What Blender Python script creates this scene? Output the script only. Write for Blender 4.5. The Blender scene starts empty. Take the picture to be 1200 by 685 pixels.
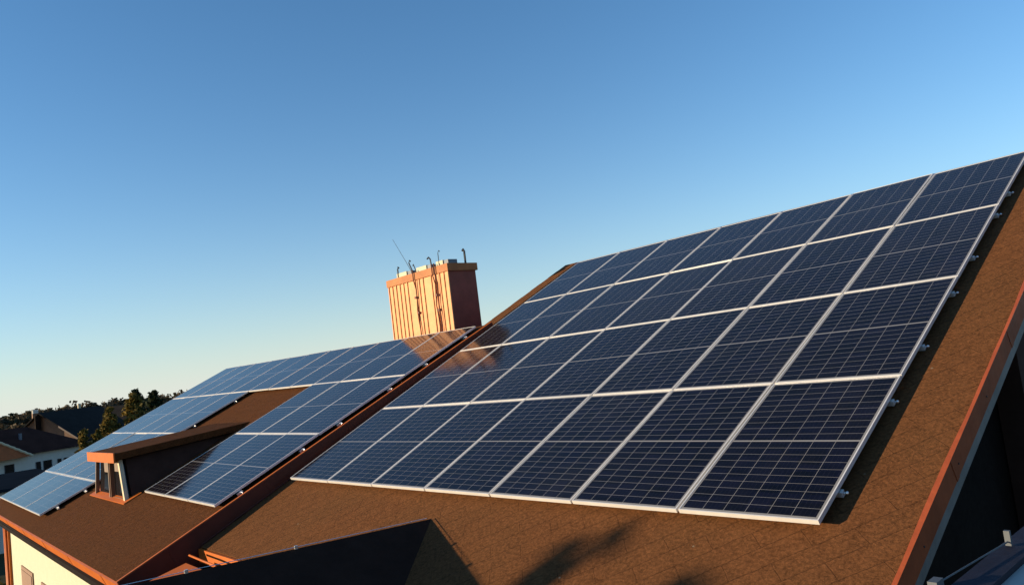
import bpy, bmesh, math, random
from mathutils import Vector, Matrix
random.seed(7)
C = bpy.context.scene.collection
S = bpy.context.scene

# ------------------------------------------------------------------ camera
cam = bpy.data.cameras.new('camera')
cam_ob = bpy.data.objects.new('camera', cam); C.objects.link(cam_ob)
cam.sensor_width = 36.0; cam.lens = 36.0*882.29/1200.0
cam.clip_start = 0.05; cam.clip_end = 6000
fx = Vector((0.651, 0.749, -0.125)).normalized()      # right
fz = Vector((-0.745, 0.662, 0.087)).normalized()      # forward
fy = fz.cross(fx).normalized()                        # down
fx = fy.cross(fz).normalized()
M = Matrix((fx, -fy, -fz)).transposed().to_4x4()
M.translation = Vector((9.418, -4.183, 7.652))
cam_ob.matrix_world = M
S.camera = cam_ob
S.render.resolution_x = 1024; S.render.resolution_y = 584

# ------------------------------------------------------------------ light
SUN = Vector((-0.59, -1.0, 0.172)).normalized()       # towards the sun
world = bpy.data.worlds.new('World'); S.world = world; world.use_nodes = True
wn = world.node_tree; bg = wn.nodes['Background']
sky = wn.nodes.new('ShaderNodeTexSky'); sky.sky_type = 'NISHITA'; sky.sun_disc = False
sky.sun_elevation = math.asin(SUN.z); sky.sun_rotation = math.atan2(SUN.x, SUN.y)
sky.altitude = 0; sky.air_density = 1.0; sky.dust_density = 0.0; sky.ozone_density = 4.0
tint = wn.nodes.new('ShaderNodeMix'); tint.data_type = 'RGBA'; tint.blend_type = 'MULTIPLY'
tint.inputs[0].default_value = 1.0; tint.inputs[7].default_value = (0.83, 0.93, 0.93, 1)
wn.links.new(sky.outputs[0], tint.inputs[6]); 
# pale air low over the horizon, thinning with height
tc = wn.nodes.new('ShaderNodeTexCoord'); sp = wn.nodes.new('ShaderNodeSeparateXYZ'); wn.links.new(tc.outputs['Generated'], sp.inputs[0])
def wm(op, a, b=None):
    n = wn.nodes.new('ShaderNodeMath'); n.operation = op
    for i, x in enumerate((a, b)):
        if x is None: continue
        if isinstance(x, (int, float)): n.inputs[i].default_value = x
        else: wn.links.new(x, n.inputs[i])
    return n.outputs[0]
air = wm('MULTIPLY', wm('EXPONENT', wm('DIVIDE', wm('MULTIPLY', wm('ABSOLUTE', sp.outputs[2]), -1.0), 0.10)), 0.9)
hz = wn.nodes.new('ShaderNodeMix'); hz.data_type = 'RGBA'; wn.links.new(air, hz.inputs[0]); wn.links.new(tint.outputs[2], hz.inputs[6]); hz.inputs[7].default_value = (2.95, 3.02, 2.92, 1)
wn.links.new(hz.outputs[2], bg.inputs[0]); bg.inputs[1].default_value = 0.15
sl = bpy.data.lights.new('sun', 'SUN'); sl.energy = 5.0; sl.angle = math.radians(0.5); sl.color = (1.0, 0.78, 0.50)
so = bpy.data.objects.new('sun', sl); C.objects.link(so); so.location = (0, 0, 40)
so.rotation_euler = SUN.to_track_quat('Z', 'Y').to_euler()
S.view_settings.view_transform = 'Standard'; S.view_settings.look = 'None'
S.view_settings.gamma = 1.0; S.view_settings.exposure = 0.82
S.view_settings.use_curve_mapping = False

# ------------------------------------------------------------------ materials
def new_mat(name):
    m = bpy.data.materials.new(name); m.use_nodes = True
    return m, m.node_tree, m.node_tree.nodes['Principled BSDF']
def N(nt, t, **kw):
    n = nt.nodes.new(t)
    for k, v in kw.items(): setattr(n, k, v)
    return n
def mth(nt, op, a, b=None, c=None):
    n = nt.nodes.new('ShaderNodeMath'); n.operation = op
    for i, x in enumerate((a, b, c)):
        if x is None: continue
        if isinstance(x, (int, float)): n.inputs[i].default_value = x
        else: nt.links.new(x, n.inputs[i])
    return n.outputs[0]
def mixc(nt, f, a, b):
    n = nt.nodes.new('ShaderNodeMix'); n.data_type = 'RGBA'
    for i, x in ((0, f), (6, a), (7, b)):
        if isinstance(x, (int, float)): n.inputs[i].default_value = x
        elif isinstance(x, tuple): n.inputs[i].default_value = (*x, 1)
        else: nt.links.new(x, n.inputs[i])
    return n.outputs[2]
def noise(nt, vec, scale, detail=4, rough=0.6):
    n = N(nt, 'ShaderNodeTexNoise'); n.inputs['Scale'].default_value = scale
    n.inputs['Detail'].default_value = detail; n.inputs['Roughness'].default_value = rough
    if vec is not None: nt.links.new(vec, n.inputs['Vector'])
    return n.outputs[0]
def ramp(nt, f, lo, hi):
    n = N(nt, 'ShaderNodeMapRange'); n.inputs[1].default_value = lo; n.inputs[2].default_value = hi
    nt.links.new(f, n.inputs[0]); return n.outputs[0]
def bump(nt, b, h, dist, strength=1.0):
    n = N(nt, 'ShaderNodeBump'); n.inputs['Distance'].default_value = dist; n.inputs['Strength'].default_value = strength
    nt.links.new(h, n.inputs['Height']); nt.links.new(n.outputs[0], b.inputs['Normal'])

def paint(name, col, rough=0.5, metallic=0.0, var=0.25, scale=3.0, bmp=0.0015, spec=0.5):
    m, nt, b = new_mat(name)
    g = N(nt, 'ShaderNodeNewGeometry').outputs['Position']
    f = noise(nt, g, scale, 6, 0.65); f = ramp(nt, f, 0.3, 0.7)
    a = tuple(x*(1-var) for x in col); c = tuple(min(1, x*(1+var)) for x in col)
    nt.links.new(mixc(nt, f, a, c), b.inputs['Base Color'])
    r = ramp(nt, noise(nt, g, scale*6, 3), 0.2, 0.8)
    nt.links.new(mth(nt, 'MULTIPLY_ADD', r, 0.2, rough-0.1), b.inputs['Roughness'])
    b.inputs['Metallic'].default_value = metallic
    b.inputs['Specular IOR Level'].default_value = spec
    if bmp: bump(nt, b, noise(nt, g, scale*12, 4), bmp)
    return m

def shingle_mat(name, base=(0.114, 0.048, 0.019), hump=0.011):
    m, nt, b = new_mat(name)
    uv = N(nt, 'ShaderNodeUVMap').outputs[0]
    w = N(nt, 'ShaderNodeTexNoise'); w.inputs['Scale'].default_value = 5.0; w.inputs['Detail'].default_value = 3
    nt.links.new(uv, w.inputs['Vector'])
    sub = N(nt, 'ShaderNodeVectorMath', operation='SUBTRACT'); nt.links.new(w.outputs[1], sub.inputs[0]); sub.inputs[1].default_value = (.5, .5, .5)
    sc = N(nt, 'ShaderNodeVectorMath', operation='SCALE'); sc.inputs['Scale'].default_value = 0.03; nt.links.new(sub.outputs[0], sc.inputs[0])
    ad = N(nt, 'ShaderNodeVectorMath', operation='ADD'); nt.links.new(uv, ad.inputs[0]); nt.links.new(sc.outputs[0], ad.inputs[1])
    mp = N(nt, 'ShaderNodeMapping'); mp.inputs['Rotation'].default_value = (0, 0, math.radians(-45)); nt.links.new(ad.outputs[0], mp.inputs[0])
    br = N(nt, 'ShaderNodeTexBrick'); nt.links.new(mp.outputs[0], br.inputs['Vector'])
    br.inputs['Scale'].default_value = 1.0; br.inputs['Brick Width'].default_value = 0.52; br.inputs['Row Height'].default_value = 0.17
    br.inputs['Mortar Size'].default_value = 0.0035; br.inputs['Mortar Smooth'].default_value = 0.4
    br.offset = 0.5
    br.inputs['Color1'].default_value = (0, 0, 0, 1); br.inputs['Color2'].default_value = (1, 1, 1, 1); br.inputs['Mortar'].default_value = (.5, .5, .5, 1)
    # granules, broad weathering
    fine = noise(nt, uv, 95, 3, 0.75); gran = noise(nt, uv, 38, 5, 0.85); mid = noise(nt, uv, 8, 6, 0.7); big = noise(nt, uv, 0.9, 5, 0.6)
    st = N(nt, 'ShaderNodeMapping'); st.inputs['Scale'].default_value = (5.5, 0.7, 1); nt.links.new(uv, st.inputs[0])
    streak = noise(nt, st.outputs[0], 1.0, 5, 0.6)
    d = tuple(x*0.48 for x in base); l = tuple(x*1.2 for x in base)
    c = mixc(nt, ramp(nt, mid, 0.28, 0.72), d, l)
    c = mixc(nt, mth(nt, 'MULTIPLY', br.outputs['Color'], 0.10), c, (base[0]*1.35, base[1]*1.2, base[2]*1.05))
    c = mixc(nt, mth(nt, 'MULTIPLY', ramp(nt, big, 0.42, 0.66), 0.75), c, (base[0]*0.75, base[1]*0.85, base[2]*0.85))
    c = mixc(nt, mth(nt, 'MULTIPLY', ramp(nt, streak, 0.48, 0.7), 0.5), c, (base[0]*0.55, base[1]*0.58, base[2]*0.6))
    c = mixc(nt, mth(nt, 'MULTIPLY', ramp(nt, gran, 0.42, 0.64), 0.75), c, (base[0]*1.9, base[1]*1.85, base[2]*1.9))
    c = mixc(nt, mth(nt, 'MULTIPLY', mth(nt, 'MULTIPLY', br.outputs['Fac'], mid), 0.6), c, (0.025, 0.015, 0.01))
    # pale lichen specks
    v = N(nt, 'ShaderNodeTexVoronoi'); v.inputs['Scale'].default_value = 3.3; nt.links.new(uv, v.inputs['Vector'])
    spk = mth(nt, 'LESS_THAN', mth(nt, 'ADD', v.outputs['Distance'], mth(nt, 'MULTIPLY', fine, 0.05)), 0.055)
    c = mixc(nt, mth(nt, 'MULTIPLY', spk, 0.55), c, (0.26, 0.24, 0.18))
    nt.links.new(c, b.inputs['Base Color']); b.inputs['Roughness'].default_value = 0.95; b.inputs['Specular IOR Level'].default_value = 0.04
    # each row of shingles thickens towards its lower edge
    sx = N(nt, 'ShaderNodeSeparateXYZ'); nt.links.new(mp.outputs[0], sx.inputs[0])
    fr = mth(nt, 'FRACT', mth(nt, 'DIVIDE', sx.outputs[1], 0.17))
    h = mth(nt, 'MULTIPLY', mth(nt, 'SUBTRACT', 1.0, fr), 0.38)
    h = mth(nt, 'MULTIPLY_ADD', br.outputs['Fac'], -0.4, h)
    h = mth(nt, 'MULTIPLY_ADD', gran, 0.8, h); h = mth(nt, 'MULTIPLY_ADD', mid, 0.9, h)
    bump(nt, b, h, hump)
    return m

def cell_mat():
    m, nt, b = new_mat('solar_cells')
    uv = N(nt, 'ShaderNodeUVMap').outputs[0]; sx = N(nt, 'ShaderNodeSeparateXYZ'); nt.links.new(uv, sx.inputs[0])
    x, y = sx.outputs[0], sx.outputs[1]                 # metres from the panel's corner
    # six columns over 0.955 m, two blocks of ten rows over 0.775 m
    W0, CW = 0.0215, 0.955/6; CH = 0.0772
    def near(v, off, pitch, w):
        f = mth(nt, 'FRACT', mth(nt, 'ADD', mth(nt, 'DIVIDE', mth(nt, 'SUBTRACT', v, off), pitch), 0.5))
        return mth(nt, 'LESS_THAN', mth(nt, 'ABSOLUTE', mth(nt, 'SUBTRACT', f, 0.5)), w/2/pitch)
    gx = near(x, W0, CW, 0.0034)
    ym = mth(nt, 'ABSOLUTE', mth(nt, 'SUBTRACT', y, 0.808))
    gy = near(ym, 0.0075, CH, 0.0027)
    gm = mth(nt, 'LESS_THAN', ym, 0.0065)
    ex = mth(nt, 'GREATER_THAN', mth(nt, 'ABSOLUTE', mth(nt, 'SUBTRACT', x, 0.499)), 0.955/2)
    ey = mth(nt, 'GREATER_THAN', ym, 0.0075+CH*10)
    line = mth(nt, 'MAXIMUM', mth(nt, 'MAXIMUM', gx, gy), mth(nt, 'MAXIMUM', gm, mth(nt, 'MAXIMUM', ex, ey)))
    bus = near(x, W0+CW/10, CW/5, 0.0009)
    oi = N(nt, 'ShaderNodeObjectInfo')
    v = N(nt, 'ShaderNodeTexVoronoi'); v.inputs['Scale'].default_value = 70; nt.links.new(uv, v.inputs['Vector'])
    cx = mth(nt, 'FLOOR', mth(nt, 'DIVIDE', x, CW)); cy = mth(nt, 'FLOOR', mth(nt, 'DIVIDE', y, CH))
    cmb = N(nt, 'ShaderNodeCombineXYZ'); nt.links.new(cx, cmb.inputs[0]); nt.links.new(cy, cmb.inputs[1]); nt.links.new(oi.outputs['Random'], cmb.inputs[2])
    wn_ = N(nt, 'ShaderNodeTexWhiteNoise'); nt.links.new(cmb.outputs[0], wn_.inputs[0])
    k = mth(nt, 'ADD', mth(nt, 'MULTIPLY', v.outputs['Color'], 0.35), mth(nt, 'MULTIPLY', wn_.outputs[0], 0.65))
    cell = mixc(nt, k, (0.0005, 0.0006, 0.0022), (0.0030, 0.0034, 0.0135))
    cell = mixc(nt, mth(nt, 'MULTIPLY', bus, 0.35), cell, (0.05, 0.052, 0.06))
    c = mixc(nt, line, cell, (0.18, 0.18, 0.185))
    # thin uneven dust
    geo = N(nt, 'ShaderNodeNewGeometry').outputs['Position']
    dust = ramp(nt, noise(nt, geo, 1.7, 6, 0.7), 0.35, 0.8)
    c = mixc(nt, mth(nt, 'MULTIPLY', mth(nt, 'MULTIPLY_ADD', oi.outputs['Random'], 0.8, 0.3), mth(nt, 'MULTIPLY', dust, 0.035)), c, (0.20, 0.18, 0.15))
    nt.links.new(c, b.inputs['Base Color'])
    b.inputs['IOR'].default_value = 1.26
    b.inputs['Sheen Weight'].default_value = 0.008; b.inputs['Sheen Roughness'].default_value = 0.45; b.inputs['Sheen Tint'].default_value = (1, .86, .70, 1)
    b.inputs['Specular Tint'].default_value = (1, .87, .72, 1)
    nt.links.new(mth(nt, 'MULTIPLY_ADD', dust, 0.06, 0.09), b.inputs['Roughness'])
    bump(nt, b, noise(nt, geo, 2.2, 2), 0.0012)
    return m

def leaf_mat(name, a, c2, trans=0.25):
    m, nt, b = new_mat(name)
    at = N(nt, 'ShaderNodeAttribute', attribute_name='tone')
    c = mixc(nt, at.outputs['Fac'], a, c2)
    nt.links.new(c, b.inputs['Base Color']); b.inputs['Roughness'].default_value = 0.8; b.inputs['Specular IOR Level'].default_value = 0.2
    tr = N(nt, 'ShaderNodeBsdfTranslucent'); nt.links.new(c, tr.inputs[0])
    mx = N(nt, 'ShaderNodeMixShader'); mx.inputs[0].default_value = trans
    nt.links.new(b.outputs[0], mx.inputs[1]); nt.links.new(tr.outputs[0], mx.inputs[2])
    nt.links.new(mx.outputs[0], nt.nodes['Material Output'].inputs[0])
    return m

def ground_mat():
    m, nt, b = new_mat('ground_grass')
    g = N(nt, 'ShaderNodeNewGeometry').outputs['Position']
    c = mixc(nt, ramp(nt, noise(nt, g, 0.05, 6), 0.35, 0.65), (0.035, 0.04, 0.018), (0.07, 0.055, 0.03))
    c = mixc(nt, ramp(nt, noise(nt, g, 1.5, 6), 0.3, 0.7), c, (0.05, 0.055, 0.025))
    nt.links.new(c, b.inputs['Base Color']); b.inputs['Roughness'].default_value = 0.95; b.inputs['Specular IOR Level'].default_value = 0.05
    bump(nt, b, noise(nt, g, 3, 5), 0.05)
    return m

MT = dict(
    shingle=shingle_mat('brown_shingles'),
    shingle_dark=shingle_mat('darker_brown_shingles', (0.082, 0.032, 0.012), 0.018),  # same shingles in a darker brown with a stronger bump
    cells=cell_mat(),
    alu=paint('anodised_aluminium', (0.74, 0.73, 0.71), 0.36, 0.40, 0.06, 2, 0),
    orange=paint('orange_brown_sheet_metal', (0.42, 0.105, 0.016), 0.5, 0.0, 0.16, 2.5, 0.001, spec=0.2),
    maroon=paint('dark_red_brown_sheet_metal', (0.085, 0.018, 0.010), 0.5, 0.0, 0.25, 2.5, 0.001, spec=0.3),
    copper=paint('tan_ribbed_cladding', (0.64, 0.31, 0.145), 0.6, 0.0, 0.13, 4, 0.001, spec=0.25),
    greymetal=paint('dull_grey_metal', (0.09, 0.10, 0.11), 0.6, 0.0, 0.1, 5, 0, spec=0.2),
    redtrim=paint('red_orange_edge_trim', (0.30, 0.065, 0.022), 0.5, 0, 0.2, 4, 0.002, spec=0.2),
    flashing=paint('pale_grey_flashing', (0.19, 0.165, 0.15), 0.6, 0, 0.25, 4, spec=0.3),
    orangecap=paint('orange_brown_cap_sheet', (0.36, 0.135, 0.045), 0.55, 0.0, 0.2, 3, 0.001, spec=0.2),
    redbrown=paint('red_brown_sheet_with_shade', (0.24, 0.062, 0.042), 0.55, 0.0, 0.2, 3, 0.001, spec=0.2),  # red side sheet, darkened so the shade on it sits in the colour
    vergeb=paint('weathered_red_brown_board', (0.30, 0.065, 0.022), 0.6, 0.0, 0.3, 2.5, 0.001, spec=0.12),
    shadeclad=paint('dark_cladding_with_shade', (0.009, 0.0055, 0.0045), 0.9, 0, 0.3, 3, spec=0.08),  # near-black colour stands in for deep shade on gable wall and soffit
    cream=paint('cream_render', (0.45, 0.44, 0.33), 0.9, 0, 0.05, 6, 0.002),
    white=paint('white_render', (0.46, 0.45, 0.41), 0.9, 0, 0.07, 3, 0.003),
    greywood=paint('grey_brown_wood', (0.16, 0.11, 0.08), 0.7, 0, 0.2, 5),
    offwhite=paint('off_white_wood', (0.50, 0.42, 0.28), 0.6, 0, 0.12, 5),
    grey=paint('grey_sheet_metal', (0.10, 0.115, 0.14), 0.45, 0.2, 0.2, 3),
    black=paint('black_plastic', (0.02, 0.02, 0.022), 0.5, 0, 0.2, 3),
    browngl=paint('brown_shutter', (0.20, 0.11, 0.07), 0.6, 0, 0.1, 3),
    steel=paint('galvanised_steel', (0.7, 0.7, 0.7), 0.3, 0.9, 0.05, 5, 0),
    cheek=paint('dormer_cladding_in_shade', (0.046, 0.024, 0.018), 0.9, 0, 0.25, 3, spec=0.1),  # shade on the dormer cheeks is put into this dark colour
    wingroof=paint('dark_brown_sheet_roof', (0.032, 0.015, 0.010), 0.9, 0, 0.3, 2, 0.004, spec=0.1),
    dkroof=paint('dark_tiled_roof', (0.045, 0.018, 0.013), 0.95, 0, 0.35, 0.8, 0.01, spec=0.1),
    greyroof=paint('grey_tiled_roof', (0.018, 0.016, 0.015), 0.95, 0, 0.3, 0.8, 0.01, spec=0.1),
    rust=paint('orange_clay_tiles', (0.30, 0.09, 0.03), 0.85, 0, 0.3, 1.2, 0.01),
    brownwood=paint('brown_wood', (0.15, 0.075, 0.04), 0.75, 0, 0.3, 1.0, 0.003),
    blueroof=paint('blue_grey_flat_roof', (0.012, 0.018, 0.026), 0.95, 0, 0.15, 0.5, 0.002, spec=0.0),
    bark=paint('bark', (0.07, 0.05, 0.035), 0.9, 0, 0.3, 4, 0.01),
    conifer=leaf_mat('conifer_needles', (0.045, 0.048, 0.013), (0.21, 0.14, 0.028)),
    darkleaf=leaf_mat('dark_needles', (0.012, 0.022, 0.010), (0.035, 0.045, 0.018)),
    wood=leaf_mat('winter_wood', (0.034, 0.038, 0.020), (0.095, 0.066, 0.038), 0.15),
    ground=ground_mat(),
)
def glass_mat(name, col, rough=0.04):
    m, nt, b = new_mat(name); b.inputs['Base Color'].default_value = (*col, 1); b.inputs['Roughness'].default_value = rough
    g = N(nt, 'ShaderNodeNewGeometry').outputs['Position']; bump(nt, b, noise(nt, g, 1.5, 2), 0.002)
    return m
MT['dkglass'] = glass_mat('dark_window_glass', (0.012, 0.012, 0.014))
MT['skyglass'] = paint('pane_with_sky_reflection', (0.36, 0.34, 0.31), 0.5, 0.0, 0.06, 1.5, 0, spec=0.2)  # pale diffuse colour stands in for sky reflected in the glass
MT['sashblue'] = paint('navy_window_metal', (0.020, 0.021, 0.035), 0.7, 0.0, 0.15, 4, spec=0.12)

# ------------------------------------------------------------------ mesh helpers
class MB:
    """collects shapes for ONE mesh object; uv = metres"""
    def __init__(s): s.v = []; s.f = []; s.uv = []; s.tone = []
    def quad(s, pts, uvs=None, tone=0.5):
        n = len(s.v); s.v += [tuple(p) for p in pts]; s.f.append(tuple(range(n, n+len(pts))))
        s.uv.append(uvs or [(0, 0)]*len(pts)); s.tone.append(tone)
    def hexa(s, p):      # 8 corners: bottom 0-3 ccw, top 4-7
        p = [Vector(q) for q in p]
        for idx in ((3, 2, 1, 0), (4, 5, 6, 7), (0, 1, 5, 4), (1, 2, 6, 5), (2, 3, 7, 6), (3, 0, 4, 7)):
            q = [p[i] for i in idx]
            if (q[1]-q[0]).length + (q[3]-q[2]).length < 1e-6: continue
            e1 = q[1]-q[0]; e2 = q[3]-q[0]
            u = e1.normalized() if e1.length > 1e-9 else Vector((1, 0, 0)); w = (e2-u*e2.dot(u)); w = w.normalized() if w.length > 1e-9 else Vector((0, 0, 1))
            s.quad(q, [((a-q[0]).dot(u)+q[0].x, (a-q[0]).dot(w)+q[0].y) for a in q])
    def box(s, x0, x1, y0, y1, z0, z1, X=None):
        p = [Vector(a) for a in ((x0, y0, z0), (x1, y0, z0), (x1, y1, z0), (x0, y1, z0), (x0, y0, z1), (x1, y0, z1), (x1, y1, z1), (x0, y1, z1))]
        if X is not None: p = [X @ a for a in p]
        s.hexa(p)
    def tube(s, pts, r, n=8, r2=None, cap=True):
        pts = [Vector(p) for p in pts]; rings = []
        for i, p in enumerate(pts):
            a = pts[max(i-1, 0)]; b = pts[min(i+1, len(pts)-1)]; d = (b-a).normalized()
            up = Vector((0, 0, 1)) if abs(d.z) < .9 else Vector((1, 0, 0))
            e = d.cross(up).normalized(); g = d.cross(e)
            rr = r if r2 is None else r+(r2-r)*i/(len(pts)-1)
            base = len(s.v)
            for k in range(n):
                t = 2*math.pi*k/n; s.v.append(tuple(p+e*math.cos(t)*rr+g*math.sin(t)*rr))
            rings.append(base)
        for a, b in zip(rings, rings[1:]):
            for k in range(n):
                s.f.append((a+k, a+(k+1) % n, b+(k+1) % n, b+k)); s.uv.append([(0, 0)]*4); s.tone.append(.5)
        if cap:
            s.f.append(tuple(reversed(range(rings[0], rings[0]+n)))); s.uv.append([(0, 0)]*n); s.tone.append(.5)
            s.f.append(tuple(range(rings[-1], rings[-1]+n))); s.uv.append([(0, 0)]*n); s.tone.append(.5)
    def build(s, name, m, parent=None, bevel=0, smooth=False, mat=None):
        me = bpy.data.meshes.new(name); me.from_pydata(s.v, [], s.f); me.validate()
        uvl = me.uv_layers.new(name='UVMap'); i = 0
        for pi, p in enumerate(me.polygons):
            for k in range(p.loop_total): uvl.data[p.loop_start+k].uv = s.uv[pi][k]
        at = me.attributes.new('tone', 'FLOAT', 'FACE')
        at.data.foreach_set('value', s.tone)
        me.materials.append(m)
        o = bpy.data.objects.new(name, me); C.objects.link(o)
        if smooth:
            for p in me.polygons: p.use_smooth = True
        if parent: o.parent = parent
        if mat is not None: o.matrix_world = mat
        if bevel:
            b = o.modifiers.new('bevel', 'BEVEL'); b.width = bevel; b.segments = 2; b.limit_method = 'ANGLE'
        return o
def tag(o, label=None, cat=None, group=None, kind=None):
    if label: o['label'] = label
    if cat: o['category'] = cat
    if group: o['group'] = group
    if kind: o['kind'] = kind
    return o
def empty(name, loc=(0, 0, 0), label=None, cat=None, group=None):
    o = bpy.data.objects.new(name, None); C.objects.link(o); o.location = loc; o.empty_display_size = 0.2
    return tag(o, label, cat, group)
def keep(o, parent):       # parent an object whose mesh is in world coordinates
    o.parent = parent; o.matrix_parent_inverse = Matrix.Translation(parent.location).inverted(); return o
def P(mb, name, m, parent, bevel=0, label=None, smooth=False):
    o = mb.build(name, m, None, bevel, smooth)
    if parent.type == 'EMPTY':
        o.parent = parent; o.matrix_parent_inverse = Matrix.Translation(parent.location).inverted()
    else:
        o.parent = parent      # parent meshes carry the world offset through their own inverse
        o.matrix_parent_inverse = (parent.matrix_parent_inverse.inverted() if False else Matrix.Identity(4))
        pp = parent.parent
        if pp: o.matrix_parent_inverse = Matrix.Identity(4)
    if label: o['label'] = label
    return o

# roof frames: big (right) roof and left roof, from panel-plane coordinates (u along ridge, v up the slope, n out)
a25 = math.radians(25)
BIG = Matrix(((1, 0, 0, 0), (0, math.cos(a25), -math.sin(a25), 0), (0, math.sin(a25), math.cos(a25), 6.5), (0, 0, 0, 1)))
lx = Vector((1.0, -0.001, -0.010)).normalized(); ln = Vector((0.009, -0.401, 0.916)).normalized()
ly = ln.cross(lx).normalized(); ln = lx.cross(ly).normalized()
o_l = BIG @ Vector((-0.407, -2.471, 0.221))
LEFT = Matrix((lx, ly, ln)).transposed().to_4x4(); LEFT.translation = o_l
H = 0.09                               # panel face above shingles

def roof_sheet(mb, X, u0, u1, v0, v1, th=0.06, n=-H):
    """a roof slab in plane coordinates with metre UVs on its top"""
    c = [X @ Vector(q) for q in ((u0, v0, n-th), (u1, v0, n-th), (u1, v1, n-th), (u0, v1, n-th), (u0, v0, n), (u1, v0, n), (u1, v1, n), (u0, v1, n))]
    uv = [(u0, v0), (u1, v0), (u1, v1), (u0, v1)]
    mb.quad([c[4], c[5], c[6], c[7]], uv)
    mb.quad([c[3], c[2], c[1], c[0]], uv[::-1])
    for i, j in ((0, 1), (1, 2), (2, 3), (3, 0)):
        L = (c[j]-c[i]).length
        mb.quad([c[i], c[j], c[j+4], c[i+4]], [(0, 0), (L, 0), (L, th), (0, th)])

# ------------------------------------------------------------------ ground
g = MB(); g.quad([(-2500, -2500, 0), (2500, -2500, 0), (2500, 2500, 0), (-2500, 2500, 0)])
tag(g.build('ground', MT['ground']), kind='structure')

# ------------------------------------------------------------------ right-hand house
hr = empty('house', (3.5, 5.0, 0), 'brown shingled house on the right carrying the larger solar array', 'house')
RV = 6.80
mb = MB()
roof_sheet(mb, BIG, -0.22, 7.62, -1.26, 4.35)
roof_sheet(mb, BIG, -0.56, 7.62, 4.35, RV)
# back slope
rt = BIG @ Vector((0, RV, -H)); zr, yr = rt.z, rt.y
BACK = Matrix(((-1, 0, 0, 0), (0, -math.cos(a25), math.sin(a25), 0), (0, math.sin(a25), math.cos(a25), 0), (0, 0, 0, 1)))
def back_slope(mb, x0, x1, y_r, z_r, length, th=0.06):
    X = Matrix(((-1, 0, 0, 0), (0, -math.cos(a25), math.sin(a25), y_r), (0, math.sin(a25), math.cos(a25), z_r), (0, 0, 0, 1)))
    roof_sheet(mb, X, -x1, -x0, -length, -0.002, th, 0.0)
back_slope(mb, -0.56, 7.62, yr, zr, 7.0)
roofR = P(mb, 'roof', MT['shingle'], hr)
# ridge cap
r = MB()
r.hexa([(-0.58, yr-.14, zr-.055), (7.64, yr-.14, zr-.055), (7.64, yr+.14, zr-.055), (-0.58, yr+.14, zr-.055), (-0.58, yr-.02, zr+.006), (7.64, yr-.02, zr+.006), (7.64, yr+.02, zr+.006), (-0.58, yr+.02, zr+.006)])
P(r, 'ridge_cap', MT['maroon'], hr)
# verge boards on the right gable: upstand, board and grey flashing below
vb = MB(); vb.box(7.622, 7.640, -1.30, RV, -H-0.125, -H+0.012, BIG)
P(vb, 'verge_board', MT['vergeb'], hr)
vt = MB(); rv = random.Random(21); vv = -1.30; w0 = .016
while vv < RV:
    w1 = max(.008, min(.026, w0+rv.uniform(-.006, .006))); v2 = min(RV, vv+.22)
    vt.hexa([BIG @ Vector(q) for q in ((7.632-w0, vv, -H+.013), (7.645, vv, -H+.013), (7.645, v2, -H+.013), (7.632-w1, v2, -H+.013), (7.632-w0, vv, -H+.022), (7.645, vv, -H+.022), (7.645, v2, -H+.022), (7.632-w1, v2, -H+.022))])
    vv = v2; w0 = w1
P(vt, 'verge_trim', MT['redtrim'], hr)
vf = MB(); vf.box(7.56, 7.634, -1.28, RV-.02, -H-0.200, -H-0.128, BIG)
P(vf, 'verge_flashing', MT['flashing'], hr)
for k in range(9):
    s_ = MB(); v = -0.7+k*0.75
    s_.tube([BIG @ Vector((7.638, v, -H-0.07)), BIG @ Vector((7.644, v, -H-0.07))], 0.006, 8)
    P(s_, 'board_screw', MT['black'], hr)
for k in range(5):
    m_ = MB(); v = -.9+k*1.6; m_.box(7.620, 7.6435, v, v+.05, -H-.127, -H+.0145, BIG); P(m_, 'lap_joint', MT['vergeb'], hr)
vs = MB(); vs.box(7.20, 7.56, -1.2, RV-.05, -H-0.18, -H-0.15, BIG)
P(vs, 'soffit', MT['brownwood'], hr)
# upper left verge (free above the lower ridge)
vl = MB(); vl.box(-0.60, -0.563, 4.3, RV, -H-0.16, -H-0.002, BIG)
P(vl, 'verge_board', MT['orange'], hr, 0.003)
vl = MB()
for k in range(9):       # verge tiles with small steps
    v = 4.32+k*0.272
    vl.box(-0.61, -0.30, v, v+0.285, -H+0.003+0.003*(k % 2), -H+0.016+0.003*(k % 2), BIG)
P(vl, 'verge_tiles', MT['shingle'], hr)
# eave fascia, gutter of the right house
ev = BIG @ Vector((0, -1.26, -H))
ef = MB(); ef.box(-0.20, 3.3, ev.y-.035, ev.y-.003, ev.z-.17, ev.z-.012)
P(ef, 'fascia', MT['orange'], hr, 0.003)
ee = MB(); ee.tube([BIG @ Vector((-0.235, -1.24, -H+.01)), BIG @ Vector((-0.235, -0.6, -H+.012)), BIG @ Vector((-0.225, 0.4, -H+.012))], 0.008, 6)
P(ee, 'edge_trim', MT['maroon'], hr)
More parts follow.
